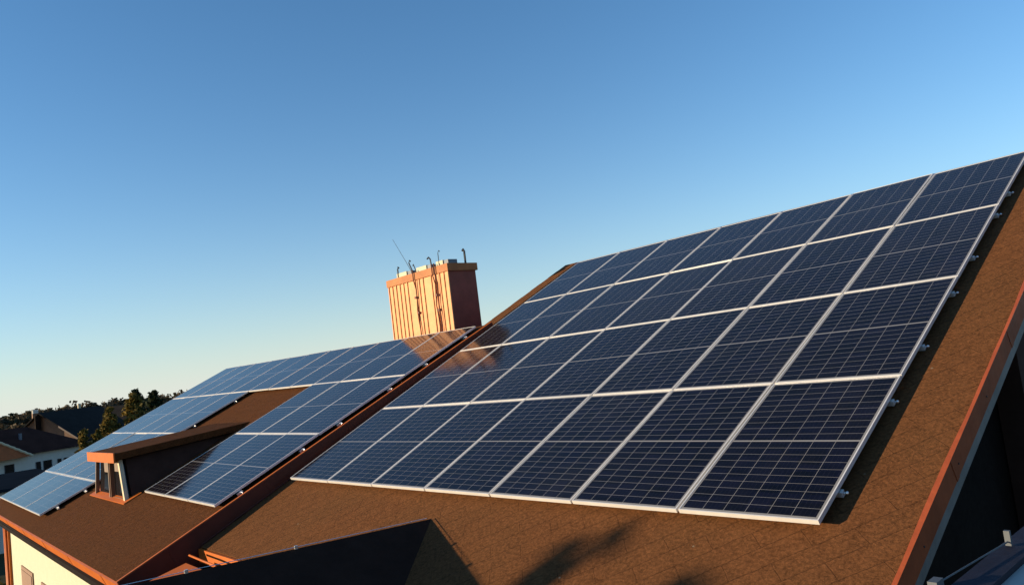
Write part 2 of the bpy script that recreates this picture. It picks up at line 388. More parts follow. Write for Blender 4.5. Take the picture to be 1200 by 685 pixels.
# walls
w = MB()
zE = 5.55; y0 = ev.y+.45; y1 = 2*yr-y0
xa, xb = -0.1, 7.2
w.hexa([(xa, y0, 0), (xb, y0, 0), (xb, y1, 0), (xa, y1, 0), (xa, y0, zE), (xb, y0, zE), (xb, y1, zE), (xa, y1, zE)])
P(w, 'wall', MT['shadeclad'], hr)
w = MB()
zt = zr-.16
for x0_, x1_ in ((7.17, 7.2),):
    w.hexa([(x0_, y0, zE+.002), (x1_, y0, zE+.002), (x1_, y1, zE+.002), (x0_, y1, zE+.002), (x0_, y0, zE+.2), (x1_, y0, zE+.2), (x1_, y1, zE+.2), (x0_, y1, zE+.2)])
    n = len(w.v); w.v += [(x1_+.003, y0, zE+.2), (x1_+.003, y1, zE+.2), (x1_+.003, yr, zt)]; w.f.append((n, n+1, n+2)); w.uv.append([(0, 0)]*3); w.tone.append(.5)
    for yy in (0.15*i for i in range(2, 80)):
        if yy+y0 < y1: w.box(7.203, 7.212, y0+yy-.006, y0+yy+.006, 2.5, min(zE, zE))
P(w, 'gable_wall', MT['shadeclad'], hr)
wp = MB(); wp.box(7.215, 7.42, 3.05, 3.35, 0.0, 7.45)
P(wp, 'post', MT['cheek'], hr)

# wing with a low gable in front (dark slope, ridge towards the camera side)
wg = MB()
RX = 3.47; ry0, ry1 = -4.6, -0.235; z_a, z_b = 6.52, 6.295     # ridge
sl_ = math.tan(math.radians(33))
drop = 1.35
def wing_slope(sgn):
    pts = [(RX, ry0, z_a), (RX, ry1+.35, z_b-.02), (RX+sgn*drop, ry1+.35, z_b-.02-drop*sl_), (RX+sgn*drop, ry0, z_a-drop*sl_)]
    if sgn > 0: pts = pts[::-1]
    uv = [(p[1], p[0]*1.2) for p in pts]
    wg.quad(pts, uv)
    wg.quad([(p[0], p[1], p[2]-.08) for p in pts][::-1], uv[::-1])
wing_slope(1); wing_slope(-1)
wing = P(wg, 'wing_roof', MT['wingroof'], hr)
ww = MB(); ww.hexa([(RX-1.2, -4.4, 0), (RX+1.2, -4.4, 0), (RX+1.2, y0, 0), (RX-1.2, y0, 0), (RX-1.2, -4.4, 5.4), (RX+1.2, -4.4, 5.4), (RX+1.2, y0-.003, 5.4), (RX-1.2, y0-.003, 5.4)])
n = len(ww.v); ww.v += [(RX-1.2, -4.4, 5.4), (RX+1.2, -4.4, 5.4), (RX, -4.4, 6.4)]; ww.f.append((n, n+1, n+2)); ww.uv.append([(0, 0)]*3); ww.tone.append(.5)
P(ww, 'wing_wall', MT['shadeclad'], hr)

# lightning wire along that ridge
lw = empty('lightning_conductor', (RX, -2, 6.4), 'thin pale metal wire held by small clips along the dark ridge in the foreground', 'wire')
def rz(y): return z_b+(y-ry1)/(ry0-ry1)*(z_a-z_b)
m_ = MB(); m_.tube([(RX+0.004, y, rz(y)+.012) for y in [ry1-.05-.2*i for i in range(20)]], 0.0028, 6)
P(m_, 'wire', MT['steel'], lw)
for y in (-1.55, -2.40, -3.3):
    m_ = MB(); m_.box(RX-.010, RX+.010, y-.012, y+.012, rz(y)-.004, rz(y)+.022)
    P(m_, 'clip', MT['steel'], lw, 0.004)

# gutter and bits below the right house's eave
gt = empty('roof_gutter', (0.8, ev.y-.1, 5.6), 'short brown gutter under the bright orange eave board left of the dark ridge', 'gutter')
m_ = MB(); n8 = 8
yy, zz, R_ = ev.y-.10, ev.z-.27, 0.055
for k in range(n8):
    t0 = math.pi+math.pi*k/n8; t1 = math.pi+math.pi*(k+1)/n8
    a_ = (yy+R_*math.cos(t0), zz+R_*math.sin(t0)); b_ = (yy+R_*math.cos(t1), zz+R_*math.sin(t1))
    m_.quad([(-0.1, *a_), (2.6, *a_), (2.6, *b_), (-0.1, *b_)]); 
for x in (-0.1,):
    m_.quad([(x, yy+R_*math.cos(math.pi+math.pi*k/n8), zz+R_*math.sin(math.pi+math.pi*k/n8)) for k in range(n8+1)])
P(m_, 'channel', MT['maroon'], gt)
m_ = MB(); m_.tube([(-0.03, -1.30, 5.86), (0.40, -1.31, 5.855), (0.84, -1.30, 5.84)], 0.012, 8)
P(m_, 'rod', MT['orange'], gt)
m_ = MB(); m_.tube([(0.80, -1.35, 5.80), (0.80, -1.35, 5.55)], 0.045, 10)
P(m_, 'outlet_pipe', MT['orange'], gt)
m_ = MB(); m_.hexa([(0.15, -1.80, 5.70), (1.5, -1.80, 5.68), (1.5, -1.4, 5.70), (0.15, -1.4, 5.72), (0.15, -1.80, 5.73), (1.5, -1.80, 5.71), (1.5, -1.4, 5.80), (0.15, -1.4, 5.82)])
cnp = m_.build('canopy', MT['orange']); tag(cnp, 'small orange metal canopy tucked below the eave between the two roofs', 'canopy')

# ------------------------------------------------------------------ left-hand house
hl = empty('house', (-6, 2.5, 0), 'lower house on the left with cream walls, a small dormer and a tan chimney', 'house')
LV0, LV1 = 0.33, 6.72
mb = MB()
roof_sheet(mb, LEFT, -11.30, 0.12, LV0, LV1)
lt = LEFT @ Vector((-0.2, LV1, -H)); lt2 = LEFT @ Vector((-12.05, LV1, -H)); le = LEFT @ Vector((0, LV0, -H)); le2 = LEFT @ Vector((-12.05, LV0, -H))
back_slope(mb, -11.70, -0.30, lt.y+.01, lt.z-.012, 6.5)
P(mb, 'roof', MT['shingle_dark'], hl)
# right verge fascia (above the right roof; shade on its orange sheet painted as dark red)
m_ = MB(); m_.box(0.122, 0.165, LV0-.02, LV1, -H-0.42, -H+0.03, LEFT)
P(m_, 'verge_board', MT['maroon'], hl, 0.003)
m_ = MB(); m_.box(0.112, 0.150, LV0-.02, LV1, -H+0.031, -H+0.039, LEFT)
P(m_, 'verge_trim', MT['orange'], hl)
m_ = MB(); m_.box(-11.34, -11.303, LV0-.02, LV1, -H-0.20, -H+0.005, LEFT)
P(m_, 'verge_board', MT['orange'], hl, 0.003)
for k in range(5):
    m_ = MB(); v = .9+k*1.35; m_.box(.120, .169, v, v+.05, -H-.425, -H+.033, LEFT); P(m_, 'lap_joint', MT['maroon'], hl)
for k in range(6):
    m_ = MB(); u = -10.2+k*1.9; m_.box(u, u+.06, LV0-.034, LV0-.0, -H-.162, -H-.003, LEFT); P(m_, 'lap_joint', MT['orange'], hl)
# eave fascia and gutter
m_ = MB(); m_.box(-11.34, 0.12, LV0-.03, LV0-.002, -H-.16, -H-.004, LEFT)
P(m_, 'fascia', MT['orange'], hl, 0.003)
m_ = MB()
m_.hexa([(-11.7, le.y+.015, le.z-.02), (-.3, le.y+.015, le.z-.21), (-.3, -1.42, le.z-.21), (-11.7, -1.42, le.z-.02), (-11.7, le.y+.015, le.z-.0), (-.3, le.y+.015, le.z-.185), (-.3, -1.42, le.z-.185), (-11.7, -1.42, le.z-.0)])
P(m_, 'soffit', MT['shadeclad'], hl)
m_ = MB()
m_.tube([LEFT @ Vector((u, LV0-.05, -H-.20)) for u in (-11.36, -6, 0.1)], 0.05, 8)
P(m_, 'gutter', MT['shadeclad'], hl)
m_ = MB(); yb = 8.6; WY = -1.66
m_.hexa([(-11.1, WY, 0), (-0.35, WY, 0), (-0.35, yb, 0), (-11.1, yb, 0), (-11.1, WY, 5.66), (-0.35, WY, 5.54), (-0.35, yb, 5.5), (-11.1, yb, 5.6)])
P(m_, 'wall', MT['cream'], hl)
for xw in (-0.352, -11.07):
    m_ = MB(); n = 0
    m_.v = [(xw, -1.45, 5.5), (xw, yb, 5.5), (xw, lt.y, lt.z-.14), (xw-.03, -1.45, 5.5), (xw-.03, yb, 5.5), (xw-.03, lt.y, lt.z-.14)]
    m_.f = [(0, 1, 2), (5, 4, 3), (0, 3, 4, 1), (1, 4, 5, 2), (2, 5, 3, 0)]; m_.uv = [[(0, 0)]*len(f) for f in m_.f]; m_.tone = [.5]*5
    P(m_, 'gable_wall', MT['shadeclad'], hl)
for k, x in enumerate((-11.29, -11.19)):
    m_ = MB(); m_.tube([(x, WY-.06, 0), (x, WY-.06, 5.6)], 0.035 if k else .045, 10)
    P(m_, 'downpipe', MT['orange'], hl, smooth=True)
m_ = MB(); m_.box(-11.103, -11.05, WY-.05, WY-.002, 0, 5.62); P(m_, 'corner_board', MT['orange'], hl)
for x0_, x1_, zt_ in ((-9.62, -8.4, 4.66), (-7.4, -6.4, 4.62), (-5.5, -4.5, 4.6)):
    f_ = MB(); f_.box(x0_-.05, x1_+.05, WY-.025, WY-.002, zt_-1.5, zt_+.04)
    wf = P(f_, 'window', MT['browngl'], hl, 0.004)
    p_ = MB(); p_.box(x0_+.03, x1_-.03, WY-.035, WY-.027, zt_-1.44, zt_-.03)
    P(p_, 'blind', MT['browngl'], wf)
    s_ = MB(); s_.box(x0_-.08, x1_+.08, WY-.08, WY-.002, zt_-1.56, zt_-1.51)
    P(s_, 'sill', MT['orange'], wf)

# dormer (trapezoid front)
FY = -0.97
bL, bR, tL, tR, zb, ztp = -5.97, -3.92, -5.72, -4.17, 6.13, 6.83
dm = MB(); dm.hexa([(bL-.07, FY+.08, zb-.2), (bR+.07, FY+.08, zb-.2), (bR+.07, 1.6, zb-.2), (bL-.07, 1.6, zb-.2), (tL, FY+.08, ztp), (tR, FY+.08, ztp), (tR, 1.6, ztp+.2), (tL, 1.6, ztp+.2)])
dorm = P(dm, 'dormer', MT['cheek'], hl, label='small trapezoid dormer with dark cheeks and an orange front edge')
dr = MB()
dr.hexa([(-5.86, -1.07, 6.835), (-4.06, -1.07, 6.835), (-4.06, 1.45, 7.04), (-5.86, 1.45, 7.04), (-5.86, -1.07, 6.945), (-4.06, -1.07, 6.945), (-4.06, 1.45, 7.15), (-5.86, 1.45, 7.15)])
P(dr, 'dormer_roof', MT['shingle_dark'], dorm)
df = MB(); df.box(-5.87, -4.05, -1.095, -1.072, 6.80, 6.96); P(df, 'dormer_fascia', MT['orange'], dorm, 0.003)
# front posts, mullion, sill, glass
def slant(mb_, xb_, xt_, wd, y0_, y1_, z0_, z1_):
    mb_.hexa([(xb_-wd/2, y0_, z0_), (xb_+wd/2, y0_, z0_), (xb_+wd/2, y1_, z0_), (xb_-wd/2, y1_, z0_), (xt_-wd/2, y0_, z1_), (xt_+wd/2, y0_, z1_), (xt_+wd/2, y1_, z1_), (xt_-wd/2, y1_, z1_)])
for nm, xb_, xt_, wd, m0 in (('dormer_post', bR-.04, tR-.04, .085, 'offwhite'), ('dormer_post', bL+.04, tL+.04, .035, 'greywood'), ('mullion', -4.90, -4.87, .035, 'greywood'), ('mullion', -4.80, -4.77, .02, 'brownwood')):
    p_ = MB(); slant(p_, xb_, xt_, wd, FY-.03, FY+.03, zb-.03, ztp+.0); P(p_, nm, MT[m0], dorm)
p_ = MB(); p_.hexa([(bL+.08, FY+.04, zb), (bR-.08, FY+.04, zb), (bR-.08, FY+.06, zb), (bL+.08, FY+.06, zb), (tL+.08, FY+.04, ztp), (tR-.08, FY+.04, ztp), (tR-.08, FY+.06, ztp), (tL+.08, FY+.06, ztp)])
P(p_, 'dormer_glass', MT['dkglass'], dorm)
for x0_, x1_, h_ in ((-5.35, -5.05, .17), (-4.66, -4.42, .14)):
    p_ = MB(); p_.box(x0_, x1_, FY+.02, FY+.035, ztp-.06-h_, ztp-.06); P(p_, 'vent_box', MT['greywood'], dorm, 0.01)
p_ = MB(); p_.box(tL+.05, tR-.05, FY-.01, FY+.038, ztp-.05, ztp-.0); P(p_, 'head_rail', MT['brownwood'], dorm)
p_ = MB(); p_.box(bL+.05, bR-.05, FY-.01, FY+.038, zb-.04, zb+.085); P(p_, 'bottom_rail', MT['brownwood'], dorm)
p_ = MB(); vd = (FY-LEFT.translation.y)/ly.y
p_.box(-5.72, -3.42, 1.36, 1.66, -H-.01, -H+.018, LEFT)
P(p_, 'dormer_apron', MT['orange'], dorm, 0.003)

# chimney
CX0, CX1, CY0, CY1, CZ = -3.60, -1.56, 4.10, 4.72, 9.39
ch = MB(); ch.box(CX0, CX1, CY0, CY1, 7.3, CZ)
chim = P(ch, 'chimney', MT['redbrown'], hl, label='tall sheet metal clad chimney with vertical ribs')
m_ = MB(); m_.box(CX0+.002, CX1-.002, CY0-.016, CY0-.003, 7.4, CZ); P(m_, 'front_cladding', MT['copper'], chim)
nr = 15
for k in range(nr+1):
    x = CX0+(CX1-CX0)*k/nr
    if k in (6, 10): continue
    m_ = MB(); m_.box(x-.010, x+.010, CY0-.036, CY0-.017, 7.6, CZ)
    P(m_, 'seam', MT['copper'], chim)
m_ = MB(); m_.box(CX0-.035, CX1+.035, CY0-.05, CY1+.035, CZ+.002, CZ+.14); P(m_, 'chimney_cap', MT['orangecap'], chim, 0.008)
for x, w_ in ((-3.15, .36), (-2.45, .34), (-1.85, .22)):
    m_ = MB(); m_.box(x-w_/2, x+w_/2, 4.12, 4.4, CZ+.143, CZ+.235); P(m_, 'flue', MT['cream'], chim, 0.01)
    m_ = MB(); m_.box(x+w_/2+.01, x+w_/2+.14, 4.14, 4.35, CZ+.143, CZ+.225); P(m_, 'flue_collar', MT['grey'], chim, 0.01)
def hook(x, y, h, lean, r, nm='hook_pipe', tip=-.12):
    z = CZ+.14; h *= .68; tip *= .7
    r *= .72
    m_ = MB(); m_.tube([(x, y, z), (x+lean*.6, y, z+h*.6), (x+lean, y, z+h), (x+lean+tip*.5, y, z+h+.045), (x+lean+tip, y, z+h+.02)], r, 6)
    P(m_, nm, MT['black'], chim)
hook(-3.27, 4.12, .26, .0, .022, tip=.07)
hook(-2.70, 4.10, .34, -.12, .018, tip=.09); hook(-2.62, 4.12, .20, -.06, .014, tip=-.06)
hook(-2.02, 4.06, .24, -.02, .020, tip=-.14)
hook(-1.86, 4.12, .36, .0, .011, tip=.09)
hook(-1.26+.0-.35, 4.55, .34, -.0, .030, tip=-.08)
for x in (-2.62, -1.98, -1.90):      # cables running down the ribbed face
    m_ = MB(); pts = [(x+.018*math.sin(i*1.7+x), CY0-.045, CZ+.22-.2*i) for i in range(0, 9)]
    pts[0] = (x, CY0-.075, CZ+.20); pts[1] = (x, CY0-.075, CZ+.0)
    m_.tube(pts, 0.012, 6); P(m_, 'cable', MT['maroon'], chim)
for x, z in ((-2.64, 9.05), (-2.6, 8.75), (-1.95, 9.0), (-1.93, 8.72)):
    m_ = MB(); m_.box(x-.03, x+.03, CY0-.065, CY0-.03, z-.02, z+.02); P(m_, 'cable_clip', MT['maroon'], chim)
m_ = MB(); m_.tube([(-2.66, 4.05, CZ+.14), (-2.84, 4.05, CZ+.40), (-3.22, 4.05, CZ+.92)], 0.006, 6, 0.003)
P(m_, 'antenna_rod', MT['black'], chim)

# ------------------------------------------------------------------ solar panels
PW, PL, PT = 1.000, 1.616, 0.030
A_, B_ = 1.02, 1.632
def make_panel():
    root = empty('solar_panel')
    f = MB(); lip = 0.0085; t = PT
    f.box(0, PW, 0, lip, -t, 0); f.box(0, PW, PL-lip, PL, -t, 0)
    f.box(0, lip, lip, PL-lip, -t, 0); f.box(PW-lip, PW, lip, PL-lip, -t, 0)
    fo = f.build('frame', MT['alu'], root)
    gq = MB(); z = -0.0025
    gq.quad([(lip, lip, z), (PW-lip, lip, z), (PW-lip, PL-lip, z), (lip, PL-lip, z)], [(lip, lip), (PW-lip, lip), (PW-lip, PL-lip), (lip, PL-lip)])
    gq.quad([(lip, PL-lip, z-.006), (PW-lip, PL-lip, z-.006), (PW-lip, lip, z-.006), (lip, lip, z-.006)])
    gq.build('cell_face', MT['cells'], root)
    return root
proto = make_panel(); used = [False]
ORD = ['first', 'second', 'third', 'fourth', 'fifth', 'sixth', 'seventh', 'eighth', 'ninth', 'tenth', 'eleventh']
def put_panel(mat, label, group):
    if not used[0]:
        o = proto; used[0] = True
    else:
        o = proto.copy(); C.objects.link(o)
        for chd in proto.children:
            c = chd.copy(); C.objects.link(c); c.parent = o
    o.matrix_world = mat
    tag(o, label, 'solar panel', group)
    return o
rn = random.Random(3)
def jit():
    return Matrix.Rotation(rn.gauss(0, .0016), 4, 'X') @ Matrix.Rotation(rn.gauss(0, .0016), 4, 'Y')
GB, GL = 'solar panels of the large right-hand array', 'solar panels of the left-hand array'
rowsn = ['bottom', 'second lowest', 'second highest', 'top']
for v in range(4):
    for u in range(7):
        pos = 'leftmost' if u == 0 else 'rightmost' if u == 6 else ORD[u]+' from the left'
        put_panel(BIG @ Matrix.Translation((u*A_, v*B_, 0)) @ jit(), f'navy panel, {pos} in {rowsn[v]} row of the large right array', GB)
def pos_of(i, n): return 'leftmost' if i == 0 else 'rightmost' if i == n-1 else ORD[i]+' from the left'
for k in range(11):
    put_panel(LEFT @ Matrix.Translation((-11*A_+k*A_, 3*B_, 0)) @ jit(), f'blue panel, {pos_of(k, 11)} in the long top row of the left array', GL)
for v in (1, 2):
    rw = 'row under the long top row' if v == 2 else 'row above the sideways ones'
    rw2 = 'upper' if v == 2 else 'bottom'
    for k in range(5):
        put_panel(LEFT @ Matrix.Translation((-11*A_+k*A_, v*B_, 0)) @ jit(), f'panel left of dormer, {pos_of(k, 5)} in the {rw}', GL)
    for k in range(3):
        put_panel(LEFT @ Matrix.Translation((-3*A_+k*A_, v*B_, 0)) @ jit(), f'upright panel between dormer and verge, {["left", "middle", "right"][k]} one of the {rw2} three', GL)
for k in range(3):
    put_panel(LEFT @ Matrix.Translation((-11*A_+.11+k*(PL+.02)+PL, B_-.016-PW, 0)) @ Matrix.Rotation(math.pi/2, 4, 'Z') @ jit(),
              f'sideways laid panel above the left eave, {["leftmost", "middle", "rightmost"][k]} of three', GL)

# mounting rails with clamps at their ends
def rail(X, u0, u1, v, label, group, ends=(1,)):
    root = empty('mounting_rail', X @ Vector((u0, v, -.05)), label, 'mounting rail', group)
    m_ = MB(); m_.box(u0, u1, v-.018, v+.018, -.073, -.038, X)
    o = P(m_, 'rail', MT['alu'], root)
    m_ = MB(); m_.tube([X @ Vector((u1+.002, v, -.052)), X @ Vector((u1+.016, v, -.052))], 0.005, 8)
    P(m_, 'bolt', MT['steel'], root)
    bm = bmesh.new(); bmesh.ops.create_uvsphere(bm, u_segments=10, v_segments=8, radius=0.011)
    me = bpy.data.meshes.new('end_nut'); bm.to_mesh(me); bm.free(); me.materials.append(MT['steel'])
    nb = bpy.data.objects.new('end_nut', me); C.objects.link(nb); nb.location = X @ Vector((u1+.024, v, -.050)); keep(nb, root)
    k = u0+.4
    while k < u1:
        m_ = MB(); m_.box(k, k+.04, v-.06, v-.02, -H+.001, -.04, X); P(m_, 'roof_hook', MT['steel'], root); k += 1.3
ordn = ['lowest', 'second', 'third', 'fourth', 'fifth', 'sixth', 'seventh', 'topmost']
for i, v in enumerate((.33, 1.35, 2.12, 3.02, 3.73, 4.72, 5.30, 6.25)):
    rail(BIG, 0.05, 7.135, v, f'{ordn[i]} rail from the eave up under the large right array, bolt showing', 'rails under the large array')
for i, v in enumerate((1.98, 2.95, 3.6, 4.55, 5.3, 6.2)):
    rail(LEFT, (-11*A_+.05) if v > 5 else -3*A_+.05, 0.035, v, f'{["lowest", "second", "third", "fourth", "fifth", "topmost"][i]} rail from the eave up under the right part of the left array', 'rails under the left array')
for i, v in enumerate((.9, 1.4, 1.98, 2.95, 3.6, 4.55)):
    rail(LEFT, -11*A_+.15, -6*A_+.03, v, f'{["lowest", "second", "third", "fourth", "fifth", "topmost"][i]} rail from the eave up under the panels left of the dormer', 'rails left of the dormer')

# ------------------------------------------------------------------ roof window sash near the camera (lower right)
sw = empty('roof_window', (9.5, -2.3, 7.0), 'open roof window sash with navy frame and pale glass in the lower right corner', 'window')
m_ = MB(); SX0, SX1, SY0, SY1, SZ = 8.775, 10.1, -3.2, -1.2, 7.09
fw = .065
m_.box(SX0, SX0+fw, SY0, SY1, SZ-.05, SZ); m_.box(SX1-fw, SX1, SY0, SY1, SZ-.05, SZ)
m_.box(SX0+fw, SX1-fw, SY0, SY0+fw, SZ-.05, SZ); m_.box(SX0+fw, SX1-fw, SY1-fw, SY1, SZ-.05, SZ)
P(m_, 'sash_frame', MT['sashblue'], sw, 0.004)
m_ = MB(); m_.box(SX0+fw+.001, SX1-fw-.001, SY0+fw+.001, SY1-fw-.001, SZ-.03, SZ-.012); P(m_, 'pane', MT['skyglass'], sw)
m_ = MB(); m_.tube([(SX0-.010, -2.56, SZ+.012), (SX0+.02, -2.23, SZ+.012)], 0.0018, 8); P(m_, 'bar', MT['greymetal'], sw)
m_ = MB(); m_.box(SX0-.022, SX0-.004, -2.590, -2.555, SZ+.003, SZ+.020); P(m_, 'bracket', MT['greymetal'], sw, 0.003)
m_ = MB(); m_.box(SX0+.014, SX0+.026, -2.232, -2.222, SZ+.003, SZ+.036); P(m_, 'bracket', MT['greymetal'], sw, 0.003)
m_ = MB(); m_.box(SX0+.05, SX1-.02, SY0+.03, SY1-.03, 0, SZ-.055); P(m_, 'shaft_wall', MT['shadeclad'], sw)

# ------------------------------------------------------------------ neighbouring houses
def prism_house(root, base, d, nrm, half, depth, ze, zr_, wall_m, roof_m, over=.4, gable_m=None):
    """gable front centred on base, d = along the gable, nrm = outward normal of the gable"""
    b = Vector(base); d = Vector(d).normalized(); n = Vector(nrm).normalized(); Z = Vector((0, 0, 1))
    m_ = MB()
    c = [b-d*half, b+d*half, b+d*half-n*depth, b-d*half-n*depth]
    m_.hexa([*(p for p in c), *(p+Z*ze for p in c)])
    P(m_, 'wall', wall_m, root)
    m_ = MB()
    for s_ in (0.0, -depth):
        q = [b-d*half+n*s_+Z*ze, b+d*half+n*s_+Z*ze, b+n*s_+Z*(zr_-.05)]
        if s_: q = q[::-1]
        m_.quad([p+n*(.01 if s_ == 0 else -.01) for p in q])
    P(m_, 'gable', gable_m or wall_m, root)
    m_ = MB(); slope = (zr_-ze)/half
    for sg in (-1, 1):
        e = d*sg
        lo = b+e*(half+over)+Z*(ze-over*slope); hi = b+Z*zr_
        f0 = n*over; f1 = -n*(depth+over)
        a = [lo+f0, lo+f1, hi+f1, hi+f0]; t_ = Z*.15
        if sg < 0: a = [a[1], a[0], a[3], a[2]]
        m_.hexa([*(p for p in a), *(p+t_ for p in a)])
    P(m_, 'roof', roof_m, root)
    return b, d, n

h1 = empty('house', (-86, 9, 0), 'white neighbour house with dark hipped roof at the left edge', 'house', None)
wa = Vector((-83.1, 4.0, 0)); wb_ = Vector((-85.9, 15.2, 0)); wd = (wb_-wa).normalized(); wn1 = Vector((wd.y, -wd.x, 0)); wn1 = wn1 if wn1.x > 0 else -wn1
Z = Vector((0, 0, 1)); wa = wa-wd*14
back = -wn1*9
m_ = MB(); q = [wa, wb_, wb_+back, wa+back]; q = [q[0], q[3], q[2], q[1]]
m_.hexa([*(p for p in q), *(p+Z*4.2 for p in q)]); P(m_, 'wall', MT['white'], h1)
m_ = MB(); ov = .6; e = [wa-wd*ov+wn1*ov, wb_+wd*ov+wn1*ov, wb_+wd*ov+back-wn1*ov, wa-wd*ov+back-wn1*ov]; e = [p+Z*4.15 for p in e]
r0 = wa+wd*3.5+back*.5+Z*6.95; r1 = wb_-wd*4.2+back*.5+Z*6.95
m_.quad([e[0], e[1], r1, r0]); m_.quad([e[1], e[2], r1]); m_.quad([e[2], e[3], r0, r1]); m_.quad([e[3], e[0], r0]); m_.quad([e[3], e[2], e[1], e[0]])
P(m_, 'roof', MT['dkroof'], h1)
m_ = MB(); m_.tube([r1-wd*1.5+wn1*2.2-Z*1.5, r1-wd*1.5+wn1*2.2-Z*.6], .16, 8); P(m_, 'roof_vent', MT['grey'], h1)
L1 = (wb_-wa).length
for t_, w_, z0_, hh in ((14.2, .85, 2.55, .85), (17.72, .85, 2.55, .85), (20.44, .45, 1.9, 1.3), (21.34, .8, 1.9, 1.3), (22.52, .36, 2.15, 1.0), (23.25, .5, 2.15, 1.0)):
    c = wa+wd*t_+wn1*.03+Z*z0_
    m_ = MB(); m_.hexa([c+wd*(-w_/2)+Z*0, c+wd*(w_/2), c+wd*(w_/2)-wn1*.05, c-wd*(w_/2)-wn1*.05, c-wd*(w_/2)+Z*hh, c+wd*(w_/2)+Z*hh, c+wd*(w_/2)-wn1*.05+Z*hh, c-wd*(w_/2)-wn1*.05+Z*hh])
    wf = P(m_, 'window', MT['dkglass'], h1)
    for sx_ in (-w_/2-.04, w_/2+.0):
        m_ = MB(); cc = c+wd*sx_+wn1*.012; m_.hexa([cc, cc+wd*.05, cc+wd*.05-wn1*.05, cc-wn1*.05, cc+Z*hh, cc+wd*.05+Z*hh, cc+wd*.05-wn1*.05+Z*hh, cc-wn1*.05+Z*hh])
        P(m_, 'window_frame', MT['grey'], wf)
# orange tiled porch gable at its left
t0 = wa+wd*13.5+wn1*1.3+Z*7.6; t1 = wa+wd*19.4+wn1*1.3+Z*3.98; tb = wa+wd*13.5+wn1*1.3+Z*3.9
m_ = MB(); bk = -wn1*1.28
m_.quad([tb, t1, t0]); m_.quad([t0+bk, t1+bk, tb+bk]); m_.quad([tb+bk, t1+bk, t1, tb]); m_.quad([t0, t1, t1+bk, t0+bk]); m_.quad([tb, t0, t0+bk, tb+bk])
P(m_, 'porch_gable', MT['rust'], h1)
m_ = MB(); m_.tube([t0.lerp(t1, k/24)+Z*(.05*(k % 2)) for k in range(25)], .13, 6)
P(m_, 'ridge_tiles', MT['offwhite'], h1)

h2 = empty('house', (-102, 14, 0), 'brown gabled house with dark roof behind the white neighbour house', 'house')
ap2 = Vector((-104.2, 13.9, 0))
prism_house(h2, ap2, (.7, .7, 0), (.7, -.7, 0), 5.2, 12, 4.4, 8.25, MT['offwhite'], MT['greyroof'], .5, MT['brownwood'])
d2 = Vector((.7, .7, 0)).normalized(); n2 = Vector((.7, -.7, 0)).normalized()
m_ = MB()
a0 = ap2+d2*2.6+n2*.56+Z*6.35; a1 = ap2+d2*5.7+n2*.56+Z*4.05
m_.hexa([a0-Z*.12, a1-Z*.12, a1-Z*.12-n2*.06, a0-Z*.12-n2*.06, a0+Z*.12, a1+Z*.12, a1+Z*.12-n2*.06, a0+Z*.12-n2*.06])
P(m_, 'verge_board', MT['greywood'], h2)
m_ = MB(); c = ap2-d2*2.2-n2*2
m_.box(-.35, .35, -.35, .35, 5.0, 8.4, Matrix.Translation(c)); chh = P(m_, 'chimney', MT['brownwood'], h2)
m_ = MB(); m_.box(-.5, -.15, -.3, .3, 8.4, 8.9, Matrix.Translation(c)); m_.box(.1, .35, -.3, .3, 8.4, 8.8, Matrix.Translation(c)); P(m_, 'chimney_pot', MT['white'], chh)
m_ = MB(); m_.box(-.3, .3, -.3, .3, 3, 8.0, Matrix.Translation(ap2-d2*.2+n2*.4)); P(m_, 'post', MT['shadeclad'], h2)

h3 = empty('house', (-118, 22, 0), 'low wide house with dark grey roof behind the conifers', 'house')
prism_house(h3, (-122, 30, 0), (.75, -.66, 0), (.66, .75, 0), 4, 16, 5.2, 8.0, MT['white'], MT['greyroof'])
h4 = empty('house', (-230, 43, 0), 'small pale distant house in front of the wood with a light chimney', 'house')
prism_house(h4, (-228, 38.5, 0), (.3, 1, 0), (1, -.3, 0), 3.4, 5, 7.3, 9.1, MT['offwhite'], MT['greyroof'], .3)
m_ = MB(); m_.box(-.35, .35, -.35, .35, 6, 10.4, Matrix.Translation((-230, 43.2, 0))); P(m_, 'chimney', MT['offwhite'], h4)

# blue-grey flat roof just over the left house's verge
gr = empty('garage', (-52, 1, 0), 'low garage with blue grey flat roof left below the panels', 'garage')
m_ = MB(); m_.box(-62, -46, -12, 6.2, 0, 3.55); P(m_, 'wall', MT['white'], gr)
m_ = MB(); m_.box(-62.4, -45.6, -12.4, 6.6, 3.56, 3.75); P(m_, 'roof', MT['blueroof'], gr)

# poles
up = empty('utility_pole', (-151, 47, 0), 'thin pale pole rising behind the conifers by the top panel row', 'pole')
m_ = MB(); m_.tube([(-151, 47, 0), (-151, 47, 9.8)], .16, 8, .11); P(m_, 'pole', MT['grey'], up)
m_ = MB(); m_.box(-151.1, -150.9, 46.2, 47.8, 9.2, 9.35); P(m_, 'crossbar', MT['grey'], up)

